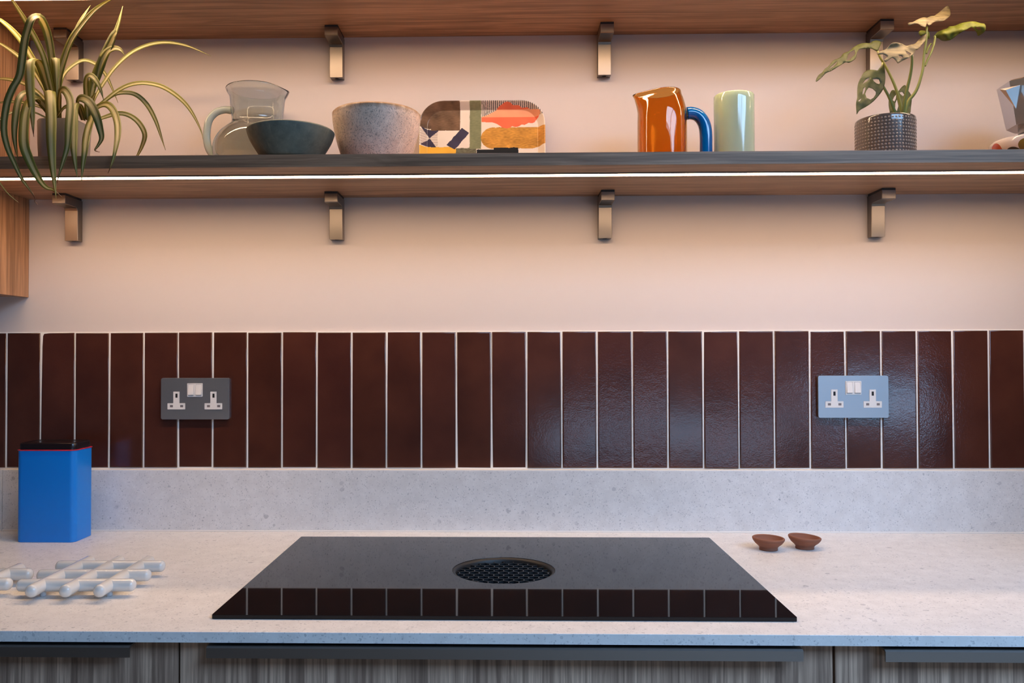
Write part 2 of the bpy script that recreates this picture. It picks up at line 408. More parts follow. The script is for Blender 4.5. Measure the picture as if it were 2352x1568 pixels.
struct(link('window_2', plate([(SKY[0], SKY[2]), (SKY[1], SKY[2]), (SKY[1], SKY[3]), (SKY[0], SKY[3])],
    [[(SKY[0]+.05+i*1.175, SKY[2]+.05), (SKY[0]+.05+i*1.175+1.125, SKY[2]+.05), (SKY[0]+.05+i*1.175+1.125, SKY[3]-.05), (SKY[0]+.05+i*1.175, SKY[3]-.05)] for i in range(2)], RZ+.01, RZ+.05, 0, 'xy'), M['white_plastic']))

# tiles: pitch 75.4 mm, 292 mm tall, glazed, each one a part of the wall
TX0, TP, TZ0, TZ1 = -1.09256, .075405, 1.034, 1.3258
GW = .0034
grout = link('grout', box_me(TX0-5*TP, XR, -.0001, .008, TZ0-.004, TZ1+.0025), M['grout'], wall)
def tile_me():
    hw, hh = (TP-GW)/2, (TZ1-TZ0)/2
    bm = bmesh.new(); add_box(bm, -hw, hw, 0, .0100, -hh, hh)
    ed = [e for e in bm.edges if all(abs(v.co.y) < 1e-6 for v in e.verts)]
    ed = [e for e in bm.edges if all(abs(v.co.y) < 1e-6 for v in e.verts)]
    bmesh.ops.bevel(bm, geom=ed, offset=.0024, segments=3, affect='EDGES', profile=.6)
    me = mesh_bm(bm, 'tile')
    return me
TME = tile_me(); TME.materials.append(M['tile'])
TME.polygons.foreach_set('use_smooth', [p.area < .002 for p in TME.polygons])
k = -5
rt = random.Random(3)
while TX0+(k+1)*TP < XR:
    o = link('tile', TME, None, wall, (TX0+(k+.5)*TP, -.0020+rt.uniform(-.0003, .0003), (TZ0+TZ1)/2+rt.uniform(-.0006, .0006)))
    o.rotation_euler = (max(-.0095, min(.0095, rt.gauss(0, .006))), rt.gauss(0, .0006), max(-.02, min(.02, rt.gauss(0, .008)))); k += 1

# worktop, upstand
tag(link('worktop', plate([(-1.6, -.661), (XR, -.661), (XR, -.001), (-1.6, -.001)], [circ(VX, VY, VR+.001, 48)], ZC, .8855, .0010, 'xy'), M['quartz']), 'pale speckled stone worktop running under the whole scene', 'worktop')
up1 = tag(link('upstand', box_me(-1.0895, XR, -.017, -.0005, ZC, TZ0-.0035, .0008), M['quartz']), 'long pale speckled stone upstand behind the black hob', 'upstand')
up2 = tag(link('upstand', box_me(-1.6, -1.0905, -.017, -.0005, ZC, TZ0-.0035, .0008), M['quartz']), 'short end piece of stone upstand left of the blue tin', 'upstand')
link('sealant_bead', box_me(-1.0895, XR, -.0185, -.016, ZC, ZC+.003, .0006), M['grout'], up1)
link('sealant_bead', box_me(-1.6, -1.0905, -.0185, -.016, ZC, ZC+.003, .0006), M['grout'], up2)
link('sealant_bead', box_me(-1.0895, XR, -.0165, .0005, TZ0-.0036, TZ0-.0022), M['grout'], up1)
link('sealant_bead', box_me(-1.6, -1.0905, -.0165, .0005, TZ0-.0036, TZ0-.0022), M['grout'], up2)

# base cabinets
def base_cab(x0, x1, hx0, hx1, label):
    t = thing('base_cabinet', label, 'cabinet', ((x0+x1)/2, -.32, 0), 0, 'base cabinets under the worktop'); c = (x0+x1)/2
    link('carcass', box_me(x0+.002-c, x1-.002-c, -.298, .30, .12, .878), M['carcass'], t)
    link('plinth', box_me(x0-c, x1-c, -.25, -.235, 0, .119), M['carcass'], t)
    d = link('door', box_me(x0+.0016-c, x1-.0016-c, -.32, -.30, .13, .8795, .0008), M['door'], t)
    v = [(hx0-c, -.3455, .8655), (hx0-c, -.3435, .8655)]
    prof = [(-.3425, .8660), (-.3425, .8775), (-.3400, .8790), (-.3000, .8800), (-.3000, .8825), (-.3415, .8815), (-.3450, .8795), (-.3450, .8660)]
    n = len(prof); vs = [(x-c, y, z) for x in (hx0, hx1) for y, z in prof]
    fs = [tuple(range(n)), tuple(range(2*n-1, n-1, -1))]+[(i, n+i, n+(i+1) % n, (i+1) % n) for i in range(n)]
    bm = bmesh.new(); me = mesh_pd(vs, fs); bm.from_mesh(me); h = link('handle', mesh_bm(bm), M['handle'], d); h['label'] = 'slim steel edge-pull handle'
    return t
base_cab(-1.5, -.4575, -1.3, -.5155, 'grey-brown wood base cabinet at the left, below the white trivets')
base_cab(-.4575, .4420, -.4105, .3925, 'wide grey-brown wood base cabinet directly below the black hob')
base_cab(.4420, 1.218, .5010, 1.17, 'grey-brown wood base cabinet at the right, below the two clay bowls')

# wall cabinet at the left
t = thing('wall_cabinet', 'tall warm wood wall cabinet side at the left edge', 'cabinet', (-1.25, .008, 1.404))
link('carcass', box_me(-.2, .182, -.32, 0, .002, 1.19), M['oak_z'], t)
link('side_panel', box_me(.182, .2, -.34, 0, 0, 1.19, .0008), M['oak_z'], t)
link('door', box_me(-.2, .180, -.341, -.322, .004, 1.19, .001), M['oak_z'], t)

# shelves with light strips
def shelf(z, label):
    t = thing('shelf', label, 'shelf', (0, .008, z), 0, 'long wooden wall shelves')
    link('board', box_me(XL+.0005, XR-.0005, -.2955, 0, 0, .0235, .0007), M['oak_x'], t)
    bm = bmesh.new(); x0, x1 = XL+.004, XR-.004
    add_box(bm, x0, x1, -.2330, -.2315, -.0024, 0); add_box(bm, x0, x1, -.2105, -.2090, -.0024, 0); add_box(bm, x0, x1, -.2315, -.2105, -.0006, 0)
    p = link('light_strip', mesh_bm(bm), M['profile'], t)
    d = link('diffuser', box_me(x0, x1, -.2314, -.2106, -.0013, -.0007), M['led'], p); d['label'] = 'glowing warm white light diffuser'
    return t
SB, UB = 1.6185, 1.969
shelf(SB, 'lower wooden shelf carrying the plants, jugs and bowls'); shelf(UB, 'upper wooden shelf seen from below at the top edge')
ST = SB+.0235

# brackets
def bracket_meshes():
    prof = [(-.0, 0), (-.0715, 0), (-.0715, -.0165), (-.070, -.018), (-.028, -.018), (-.0235, -.0195), (-.0215, -.024), (-.0205, -.089), (0, -.089)]
    hw = .0142; n = len(prof)
    bm = bmesh.new()
    A = [bm.verts.new((-hw, y, z)) for y, z in prof]; B = [bm.verts.new((hw, y, z)) for y, z in prof]
    bm.faces.new(A); bm.faces.new(B[::-1])
    for i in range(n):
        j = (i+1) % n
        if i == 7: continue
        bm.faces.new((A[i], B[i], B[j], A[j]))
    # bottom end with a real screw hole
    r = .0045; cyl = [(r*math.cos(a), -.0105+r*math.sin(a)) for a in [2*math.pi*q/14 for q in range(14)]]
    lo_ = [bm.verts.new((x, y, -.089)) for x, y in cyl]; hi_ = [bm.verts.new((x, y, -.077)) for x, y in cyl]
    e = []
    for i in range(14):
        j = (i+1) % 14; bm.faces.new((lo_[i], lo_[j], hi_[j], hi_[i])); e.append(bm.edges.get((lo_[i], lo_[j])))
    bm.faces.new(hi_)
    rect = [A[7], B[7], B[8], A[8]]
    for i in range(4):
        a, b = rect[i], rect[(i+1) % 4]; e.append(bm.edges.get((a, b)) or bm.edges.new((a, b)))
    bmesh.ops.triangle_fill(bm, edges=e, use_beauty=True)
    ed = [x for x in bm.edges if len(x.link_faces) == 2 and abs(x.verts[0].co.x-x.verts[1].co.x) < 1e-5 and abs(abs(x.verts[0].co.x)-hw) < 1e-5]
    bmesh.ops.bevel(bm, geom=ed, offset=.0007, segments=1, affect='EDGES')
    return mesh_bm(bm, 'bracket')
BME = bracket_meshes(); BME.materials.append(M['steel'])
PME = box_me(-.0138, .0138, -.0710, -.004, -.0045, 0); PME.materials.append(M['pad'])
spots = ['behind the spider plant', 'between the glass pitcher and the speckled bowl', 'between the patterned tray and the amber jug', 'behind the monstera']
lows = ['nearest the wooden cabinet', 'second from the wooden cabinet', 'second from the right', 'rightmost']
for i, bx in enumerate((-.946, -.3705, .2070, .7845)):
    for z, lab in ((UB, 'brushed steel bracket under the upper shelf, '+spots[i]), (SB, 'brushed steel bracket under the lower shelf, '+lows[i])):
        t = thing('shelf_bracket', lab, 'bracket', (bx, .008, z), 0, 'steel brackets under the upper shelf' if z == UB else 'steel brackets under the lower shelf')
        link('arm', BME, None, t, (0, 0, -.0045)); link('pad', PME, None, t)

# ------------------------------------------------------------------ hob
HX, HY0, HY1 = -.0098, -.6060, -.0910
t = thing('induction_hob', 'black glass induction hob with round extractor in its centre', 'hob', (HX, (HY0+HY1)/2, ZC)); cyh = (HY0+HY1)/2
link('glass', plate(rrect(-.415, .415, HY0-cyh, HY1-cyh, .003, 3), [circ(VX-HX, VY-cyh, VR, 64)], .006, .0003, .0007, 'xy'), M['hob'], t)
v, f = lathe([(VR-.0005, .0055), (VR-.004, .0045), (VR-.006, .001), (VR-.007, -.012)], 64)
me = mesh_pd(v, f); o = link('extractor_ring', me, M['ring'], t, (VX-HX, VY-cyh, 0), True)
v, f = lathe([(0, -.0118), (VR-.0072, -.0118)], 48); link('extractor_well', mesh_pd(v, f), M['black'], t, (VX-HX, VY-cyh, 0))
bm = bmesh.new(); a = .0098; R = VR-.0085
pts = set()
def hexedge(p, q):
    p, q = Vector(p), Vector(q)
    if p.length > R and q.length > R: return
    if p.length > R: p = q+(p-q)*((R-q.length)/max(1e-6, (p.length-q.length)))
    if q.length > R: q = p+(q-p)*((R-p.length)/max(1e-6, (q.length-p.length)))
    d = (q-p).normalized(); nrm = Vector((-d.y, d.x))*.0007
    vs = [bm.verts.new((*(P_+s*nrm), z)) for z in (-.0110, .0005) for P_, s in ((p, 1), (p, -1), (q, -1), (q, 1))]
    for fc in ((3, 2, 1, 0), (4, 5, 6, 7), (0, 1, 5, 4), (1, 2, 6, 5), (2, 3, 7, 6), (3, 0, 4, 7)): bm.faces.new([vs[i] for i in fc])
for i in range(-10, 11):
    for j in range(-10, 11):
        cx_, cy_ = a*math.sqrt(3)*(i+.5*(j % 2)), a*1.5*j
        c6 = [(cx_+a*math.sin(math.pi/3*q), cy_+a*math.cos(math.pi/3*q)) for q in range(6)]
        for q in range(3): hexedge(c6[q], c6[q+1])
link('honeycomb_grille', mesh_bm(bm), M['grille'], t, (VX-HX, VY-cyh, 0))

# ------------------------------------------------------------------ sockets
def socket(x, z, label):
    t = thing('double_socket', label, 'socket', (x, -.001, z), 0, 'steel double wall sockets')
    link('face_plate', plate(rrect(-.0738, .0738, -.0445, .0445, .004), [], -.0085, 0, .0014), M['plate'], t)
    for sx in (-.0402, .0402):
        ox, oz = sx, .0
        tee = [(ox-.0190, -.0230), (ox+.0190, -.0230), (ox+.0190, -.0097), (ox+.0066, -.0097), (ox+.0066, .0152), (ox-.0066, .0152), (ox-.0066, -.0097), (ox-.0190, -.0097)]
        slots = [rrect(ox-.0022, ox+.0026, .0022, .0110, .0004, 2), rrect(ox-.0140, ox-.0073, -.0185, -.0135, .0004, 2), rrect(ox+.0082, ox+.0149, -.0185, -.0135, .0004, 2)]
        p = link('outlet', plate(tee, slots, -.0093, -.0086), M['white_plastic'], t)
        link('earth_slot', box_me(ox-.0022, ox+.0026, -.00865, -.0086, .0022, .0110), M['black'], p)
        for q in (slots[1], slots[2]):
            link('pin_shutter', box_me(q[0][0]-.0070, q[0][0]+.0003, -.00868, -.0086, -.0187, -.0133), M['shutter'], p)
    r = link('rocker_frame', plate(rrect(-.0165, .0165, .0040, .0332, .0012, 3), [rrect(-.0145, -.0022, .0062, .0312, .0005, 2), rrect(.0022, .0145, .0062, .0312, .0005, 2)], -.0098, -.0086, .0004), M['white_plastic'], t)
    for x0 in (-.0142, .0025):
        v = [(x0, -.0086, .0065), (x0+.0117, -.0086, .0065), (x0+.0117, -.0086, .0309), (x0, -.0086, .0309), (x0, -.0124, .0085), (x0+.0117, -.0124, .0085), (x0+.0117, -.0097, .0309), (x0, -.0097, .0309)]
        bm = bmesh.new(); bv = [bm.verts.new(q) for q in v]
        for fc in ((3, 2, 1, 0), (4, 5, 6, 7), (0, 1, 5, 4), (1, 2, 6, 5), (2, 3, 7, 6), (3, 0, 4, 7)): bm.faces.new([bv[i] for i in fc])
        bmesh.ops.bevel(bm, geom=bm.edges[:], offset=.0005, segments=2, affect='EDGES')
        link('rocker_switch', mesh_bm(bm), M['white_plastic'], t)
M['shutter'] = simple('pin_shutter', (.22, .19, .19), .5)
socket(-.6757, 1.1832, 'steel double socket in the tiles above the blue tin and trivets')
socket(.7301, 1.1861, 'steel double socket in the tiles above the clay bowls')

# ------------------------------------------------------------------ blue tin
TB = atz(36, 1245, ZC); TR = atz(207, 1230, ZC)
ty0 = (atz(36, 1245, ZC).y+atz(150, 1246, ZC).y)/2; tx0, tx1 = TB.x, TR.x+.0005; ty1 = -.0500
th = at(36, 1034, ty0).z-ZC; lh = at(100, 1017, ty0).z-ZC
t = thing('storage_tin', 'bright blue square tin with black lid at the left end', 'tin', ((tx0+tx1)/2, (ty0+ty1)/2, ZC))
hx, hy = (tx1-tx0)/2, (ty1-ty0)/2
def ring_me(levels, cap0=True, cap1=True, r=.011):
    v, f, n = [], [], None
    for ins, z, rr in levels:
        p = rrect(-hx+ins, hx-ins, -hy+ins, hy-ins, max(rr, .001), 6); n = len(p); v += [(x, y, z) for x, y in p]
    for l in range(len(levels)-1):
        for i in range(n): f.append((l*n+i, l*n+(i+1) % n, (l+1)*n+(i+1) % n, (l+1)*n+i))
    if cap0: f.append(tuple(range(n))[::-1])
    if cap1: f.append(tuple((len(levels)-1)*n+i for i in range(n)))
    return mesh_pd(v, f)
link('body', ring_me([(.001, 0, .011), (0, .001, .012), (0, th-.001, .012)]), M['tin'], t, (0, 0, 0), True, 40)
link('rim', ring_me([(-.0008, th-.001, .0125), (-.0016, th-.0002, .013), (-.0016, th+.0004, .013), (.002, th+.001, .011)]), M['tin_rim'], t, (0, 0, 0), True, 40)
lt = max(lh-th, .012)
link('lid', ring_me([(.0022, th+.0008, .011), (.0022, th+lt-.0035, .011), (.0034, th+lt-.001, .010), (.0055, th+lt, .009), (.0075, th+lt, .008), (.0085, th+lt-.001, .007)]), M['tin_lid'], t, (0, 0, 0), True, 40)

# ------------------------------------------------------------------ trivets
def trivet(loc, rz, label):
    t = thing('trivet', label, 'trivet', loc, rz, 'white ceramic lattice trivets')
    sx_, sy_, r, hx_, hy_ = .0520, .0585, .0098, .0955, .1015
    for i in range(3):
        v, f = capsule((-hx_+r, (i-1)*sy_, .0170), (hx_-r, (i-1)*sy_, .0170), r, 18); link('cross_bar', mesh_pd(v, f), M['ceramic'], t, (0, 0, 0), True)
        v, f = capsule(((i-1)*sx_, -hy_+r, .0172), ((i-1)*sx_, hy_-r, .0172), r, 18); link('long_bar', mesh_pd(v, f), M['ceramic'], t, (0, 0, 0), True)
    for sx in (-1, 1):
        for sy in (-1, 1):
            v, f = lathe([(0, 0), (.004, 0), (.0048, .002), (.0045, .0085)], 16); link('foot', mesh_pd(v, f), M['rubber'], t, (sx*sx_, sy*sy_, 0), True)
trivet((-.6785, -.4370, ZC), .022, 'white ceramic lattice trivet nearest the black hob')
trivet((-.8750, -.4920, ZC), .012, 'white ceramic lattice trivet cut off by the left edge')

# ------------------------------------------------------------------ clay bowls
def clay(px, py, label, rz, tilt):
    b = atz(px, py, ZC)
    prof = [(0, .0015), (.0165, .0012), (.0175, 0), (.0195, .0005), (.0195, .003), (.0192, .0065), (.0222, .0105), (.0285, .0165), (.0325, .0225), (.0342, .0270), (.0340, .0292), (.0325, .0305), (.0308, .0300), (.0297, .0280), (.0270, .0215), (.0200, .0130), (.0100, .0090), (0, .0082)]
    v, f = lathe(prof, 48)
    v = [Vector(q) for q in v]
    v = [Vector((q.x*.885*(1+.012*math.sin(2*math.atan2(q.y, q.x)+rz)), q.y*.885, q.z*.78*(1+tilt*q.x/.034))) for q in v]
    me = mesh_pd(v, f); o = link('clay_bowl', me, M['clay'], None, (b.x+.004, b.y+.015, ZC), True)
    tag(o, label, 'bowl', 'small clay bowls on the worktop')
clay(1766, 1266, 'small terracotta bowl nearer to the black hob', .5, -.04)
clay(1850, 1263, 'small terracotta bowl farther from the black hob, rim tilting right', 2.2, -.09)

# ------------------------------------------------------------------ shelf things
def prof_px(pts, cx_, Y):
    """silhouette radii read in pixels at depth Y -> (r, z above the shelf)"""
    return [(r*mpp(Y)*1.0, at(cx_, y, Y).z-ST) for r, y in pts]
def shell(outer, thick, zin):
    inner = []
    for r, z in reversed(outer):
        if z < zin: continue
        inner.append((max(r-thick, .0005), z))
    return outer+inner+[(0, zin)]

# glass pitcher
Yg = -.083; cg = 591
ce = at(cg, 300, Yg)
o_ = prof_px([(58, 389), (70, 387.5), (83, 378), (95, 350), (99.5, 328), (96, 308), (86, 290), (71, 276), (60, 267), (57, 259), (58.5, 246), (60.5, 226), (62, 208), (64, 201), (68, 194), (71, 187)], cg, Yg)
zo = o_[0][1]; o_ = [(r, z-zo) for r, z in o_]; s_ = 1.0
o_ = [(0, 0)]+spl(o_, 44)
th_ = .0028
inn = [(max(r-th_, 0), z) for r, z in reversed(o_[1:]) if z > .006]
v, f = lathe(o_+[(o_[-1][0]-.0012, o_[-1][1]+.0012)]+inn+[(0, .006)], 72)
H = o_[-1][1]
def spout(q):
    q = Vector(q); a = math.atan2(q.y, q.x); k_ = max(0, (q.z-H*.80)/(H*.20)); wgt = max(0, math.cos(a+.35))**10*k_**1.6
    q.x += .006*wgt; q.z += .006*max(0, math.cos(a+.35))**6*k_*0-.006*wgt; return q
v = [spout(q) for q in v]
t = thing('glass_pitcher', 'clear green-tinted glass pitcher behind the teal bowl', 'pitcher', (ce.x, Yg, ST))
link('body', mesh_pd(v, f), M['clear'], t, (0, 0, 0), True)
hp = [at(x, y, Yg)-Vector((ce.x, Yg, ST+zo)) for x, y in ((533, 233), (516, 231), (495, 238), (480, 256), (475, 285), (477, 312), (485, 330), (497, 341))]
hp = [Vector((q.x, 0, q.z)) for q in hp]
v, f = tube(spl(hp, 30), [.0078]*30, 14, True, None, .7)
link('handle', mesh_pd(v, f), M['clear_thick'], t, (0, 0, 0), True)

# teal bowl
Yt = -.238; ct = 668; c0 = at(ct, 330, Yt)
o_ = prof_px([(58, 372), (66, 369), (80, 350), (92, 330), (98, 315), (100, 307)], ct, Yt); zo = o_[0][1]
o_ = [(0, 0)]+[(r, z-zo) for r, z in spl(o_, 18)]
inn = [(max(r-.0045, 0), z+.001) for r, z in reversed(o_[1:]) if z > .007]
v, f = lathe(o_+[(o_[-1][0]-.0022, o_[-1][1]+.0022)]+inn+[(0, .007)], 64)
tag(link('serving_bowl', mesh_pd(v, f), M['teal'], None, (c0.x, Yt, ST), True), 'low matt teal bowl in front of the glass pitcher', 'bowl')

# speckled bowl
Ys = -.165; cs = 865; c0 = at(cs, 330, Ys)
o_ = prof_px([(58, 378), (66, 375), (78, 358), (88, 330), (95.5, 300), (100, 276), (101.5, 256)], cs, Ys); zo = o_[0][1]
o_ = [(0, 0)]+[(r, z-zo) for r, z in spl(o_, 22)]
inn = [(max(r-.0055, 0), z+.001) for r, z in reversed(o_[1:]) if z > .007]
v, f = lathe(o_+[(o_[-1][0]-.0025, o_[-1][1]+.0028)]+inn+[(0, .007)], 72)
tag(link('deep_bowl', mesh_pd(v, f), M['speckle'], None, (c0.x, Ys, ST), True), 'deep speckled beige stoneware bowl with brown rim', 'bowl')
SPH = o_[-1][1]

# patterned tray leaning on the wall
Yr = -.030
tl, tr_ = at(962, 300, Yr), at(1253, 300, Yr); tw = tr_.x-tl.x; ttop = at(1105, 234, -.012).z-ST
TH = ttop+.001
def in_poly(p, *pts): return inside(p, pts)
CORAL = [(1145, 330), (1250, 290), (1340, 240), (1420, 180), (1500, 130), (1560, 112), (1610, 125), (1660, 160), (1750, 160), (1800, 190), (1880, 185), (1940, 220), (2000, 225), (2080, 255), (2088, 300), (2060, 350), (2015, 385), (2000, 420), (1960, 435), (1900, 430), (1840, 465), (1790, 455), (1740, 490), (1690, 495), (1640, 485), (1590, 510), (1540, 518), (1480, 505), (1430, 470), (1390, 440), (1330, 420), (1250, 412), (1145, 410)]
CB = (1140, 2095, 105, 525)
def pattern(X, Y):
    n1 = noise.noise((X*.006, Y*.006, 0)); n2 = noise.noise((X*.02, Y*.05, 3)); wv = 6*noise.noise((X*.015, Y*.015, 9))
    cream = (.80, .70, .60); navy = (.055, .050, .085)
    def sh(c, k): return tuple(max(0, a*(1+k)) for a in c)
    x, y = X+wv, Y+wv
    if in_poly((x, y), (830, 505), (945, 590), (715, 868), (580, 790)): return sh(navy, .25*n1)
    if x > 1065 and x < 1735 and y > (840 if x > 1340 else 868): return (.022, .024, .027)
    if CB[0] < x < CB[1] and CB[2] < y < CB[3] and inside((x, y), CORAL): return sh((.85, .36, .20), .12*n1) if 205 < Y < 330 else sh((.86, .17, .085), .15*n1)
    ex = (x-1340)/205; ey = (y-680)/178
    if y > 500 and ((x < 1340 and ex*ex+ey*ey < 1) or (x >= 1340 and 500+10*n2 < y < 858-max(0, x-1950)*.22)): return sh((.56, .27, .055), .35*n1+.3*n2)
    if 955 < x < 1140 and y < 858: return sh((.215, .225, .125), .2*n1+.15*n2)
    if x < 800 and y < 548 and x > 330+abs(y-548)*0 or (x < 340 and y < 470): 
        if x < 800 and y < 548: return sh((.15, .09, .055), .7*n1+.2*n2)
    if in_poly((x, y), (180, 520), (460, 548), (310, 675)) or in_poly((x, y), (310, 675), (170, 812), (418, 830)): return sh(navy, .3*n1)
    if x < 800 and y < 520: return (.12, .075, .05)
    if x < 735 and y > 825: return sh((.80, .45, .06), .15*n1)
    if 735 <= x <= 1060 and y > 845: return sh((.14, .135, .09), .5*n2)
    if x < 440 and 550 < y < 815 and (Y % 21) < 6: return (.22, .15, .11)
    if X > 1150 and y < 320 and (X % 31) < 15: return (.06, .05, .06)
    return sh(cream, .05*n1)
NX, NZ = 400, 220
v, f, cols = [], [], []
def sd_rr(x, z):
    r = .052; qx = abs(x)-(tw/2-r); qz = abs(z-TH/2)-(TH/2-r)
    return math.hypot(max(qx, 0), max(qz, 0))+min(max(qx, qz), 0)-r
def rect_to_rr(u, w_):
    """map unit square smoothly onto the rounded rectangle"""
    r = .052; x = (u-.5)*tw; z = w_*TH
    zz = abs(z-TH/2)-(TH/2-r)
    lim = tw/2-(r-math.sqrt(max(0, r*r-zz*zz)) if zz > 0 else 0)
    return x*lim/(tw/2), z
for j in range(NZ+1):
    for i in range(NX+1):
        x, z = rect_to_rr(i/NX, j/NZ); d = -sd_rr(x, z)
        k_ = min(1, max(0, (d-.0012)/.0145)); k_ = k_*.85+.15*k_*k_*(3-2*k_)
        v.append((x, -.016*(1-k_), z))
def tv(i, j): return j*(NX+1)+i
for j in range(NZ):
    for i in range(NX):
        q = (tv(i, j), tv(i+1, j), tv(i+1, j+1), tv(i, j+1)); f.append(q)
        x = sum(v[a_][0] for a_ in q)/4; z = sum(v[a_][2] for a_ in q)/4
        cols.append(pattern(155+(x+tw/2)/tw*2010, 95+(TH-z)/tw*2010))
me = mesh_pd(v, f); ca = me.color_attributes.new('print', 'FLOAT_COLOR', 'CORNER')
buf = []
for p_, c in zip(me.polygons, cols): buf += list(c+(1.0,))*p_.loop_total
ca.data.foreach_set('color', buf)
n = N('printed_tray'); at_ = n.n('ShaderNodeAttribute', attribute_name='print'); n.set(Base_Color=at_.outputs[0], Roughness=.16, Coat_Weight=.4, Coat_Roughness=.04)
o = link('serving_tray', me, n.m, None, ((tl.x+tr_.x)/2, -.016, ST+.0016), True, 60); o.rotation_euler = (-.11, 0, 0)
sm = o.modifiers.new('thickness', 'SOLIDIFY'); sm.thickness = .0028; sm.offset = -1
tag(o, 'rectangular tray printed with colourful abstract shapes, leaning on the wall', 'tray')

# amber jug with blue handle
Yj = -.150; cj = 1521; c0 = at(cj, 330, Yj); base = at(cj, 330, Yj)
def jz(y): return at(cj, y, Yj).z-ST
pj = mpp(Yj)
hj = jz(214)
o_ = [(0, 0), (50*pj, 0), (55*pj, .002), (56*pj, .006), (56*pj, hj*.25), (56*pj, hj*.5), (55.5*pj, hj*.70), (53*pj, hj*.80), (48*pj, hj*.90), (44.5*pj, hj*.95), (42.5*pj, hj)]
o_ = [(0, 0)]+spl(o_[1:], 40)
inn = [(max(r-.0030, 0), z) for r, z in reversed(o_[1:]) if z > .005]
v, f = lathe(o_+[(o_[-1][0]-.0014, hj+.0012)]+inn+[(0, .005)], 72)
def jspout(q):
    q = Vector(q); a_ = math.atan2(q.y, -q.x); kk = max(0, (q.z-hj*.72)/(hj*.28)); wgt = max(0, math.cos(a_))**5
    q.x -= 25*pj*wgt*kk**1.5
    q.z += -kk*(q.x/.045)*-.0035
    return q
v = [jspout(q) for q in v]
t = thing('glass_jug', 'amber glass jug with thick blue handle', 'jug', (c0.x, Yj, ST))
link('body', mesh_pd(v, f), M['amber'], t, (0, 0, 0), True)
hp = [(jx, 0, jy) for jx, jy in [((x-cj)*pj, jz(y)) for x, y in ((1577.5, 261), (1588, 260.5), (1602, 265), (1613, 277), (1619, 293), (1621, 315), (1621, 345), (1621, 368))]]
v, f = tube(spl(hp, 36), [14.3*pj]*34+[13*pj, 9*pj], 20)
o = link('handle', mesh_pd(v, f), M['blue_glass'], t, (0, 0, 0), True); o['label'] = 'thick translucent blue glass handle'

# jade cylinder
Yv = -.150; cv = 1686; c0 = at(cv, 300, Yv); rv = 45*mpp(Yv); hv = at(cv, 220, Yv).z-ST
v, f = lathe([(0, 0), (rv-.004, 0), (rv-.001, .001), (rv, .004)]+[(rv, hv*i/12) for i in range(1, 12)]+[(rv, hv-.002), (rv-.001, hv-.0003), (rv-.0025, hv), (rv-.004, hv-.0005), (rv-.005, hv-.003)]+[(rv-.005, hv*i/12) for i in range(11, 0, -1)]+[(rv-.006, .008), (0, .008)], 64)
tag(link('glass_tumbler', mesh_pd(v, f), M['jade'], None, (c0.x, Yv, ST), True), 'tall pale green milky glass cylinder beside the amber jug', 'tumbler')

# ------------------------------------------------------------------ spider plant
Yp = -.165
pc = at(148, 300, Yp); ph = at(148, 272, Yp-.035).z-ST; hw_ = 48.5*mpp(Yp-.03)
t = thing('potted_spider_plant', 'striped spider plant in a grey pot, leaves spilling over the shelf', 'plant', (pc.x, Yp, ST))
def sq_ring(levels):
    v, f, n = [], [], 0
    for hw2, z, r in levels:
        p = rrect(-hw2, hw2, -hw2, hw2, r, 8); n = len(p); v += [(x, y, z) for x, y in p]
    for l in range(len(levels)-1):
        for i in range(n): f.append((l*n+i, l*n+(i+1) % n, (l+1)*n+(i+1) % n, (l+1)*n+i))
    f.append(tuple(range(n))[::-1]); f.append(tuple((len(levels)-1)*n+i for i in range(n))); return mesh_pd(v, f)
link('pot', sq_ring([(hw_-.005, 0, .019), (hw_-.002, .003, .021), (hw_, ph*.5, .022), (hw_+.0006, ph-.003, .022), (hw_-.001, ph, .021), (hw_-.004, ph, .019), (hw_-.005, ph-.010, .018)]), M['grey_pot'], t, (0, 0, 0), True, 50)
link('soil', sq_ring([(hw_-.006, ph-.010, .017), (hw_-.007, ph-.008, .016)]), M['soil'], t)
SP0 = Vector((pc.x, Yp, ST))
def ribbon(pts, wmax, mode='arc', n=30, prof='leaf', brown=False, vfold=.28, blunt=False):
    """pts: (px, py, depthY). wmax: pixel width."""
    cp = [tuple(at(x, y, d)) for x, y, d in pts]; C = [Vector(p) for p in spl(cp, n)]
    v, f, uv = [], [], []
    L = [0]
    for a_, b_ in zip(C, C[1:]): L.append(L[-1]+(b_-a_).length)
    prevW = None
    for i, p in enumerate(C):
        tt = (C[min(i+1, n-1)]-C[max(i-1, 0)]).normalized(); s = L[i]/L[-1]
        if mode == 'fold': W = Vector((1, 0, 0))-tt*tt.x
        else:
            W = tt.cross(Vector((0, -1, .25)))
        if W.length < 1e-3: W = prevW or Vector((1, 0, 0))
        W.normalize()
        if prevW is not None:
            if W.dot(prevW) < 0 and mode == 'fold': W = -W
            W = (W+prevW*1.2).normalized()
        prevW = W
        Nn = W.cross(tt).normalized()
        if blunt: wd = .55+.45*min(1, s/.3)
        else: wd = (.55+.45*min(1, s/.25))*(1-max(0, (s-.55)/.45)**2)
        wd = max(wd, .05)*wmax*1.2*mpp(p.y)/2
        for k_, a_ in enumerate((-1, -.5, 0, .5, 1)):
            q = p+W*wd*a_+Nn*wd*vfold*abs(a_); v.append(q-SP0); uv.append(((a_+1)/2, s if brown else s*.92))
    for i in range(n-1):
        for k_ in range(4): f.append((i*5+k_, i*5+k_+1, (i+1)*5+k_+1, (i+1)*5+k_))
    me = mesh_pd(v, f); ul = me.uv_layers.new(name='UVMap')
    for lp in me.loops: ul.data[lp.index].uv = uv[lp.vertex_index]
    o = link('leaf', me, M['spider'], t, (0, 0, 0), True)
    sm = o.modifiers.new('thickness', 'SOLIDIFY'); sm.thickness = .0006; sm.offset = 0
    return o
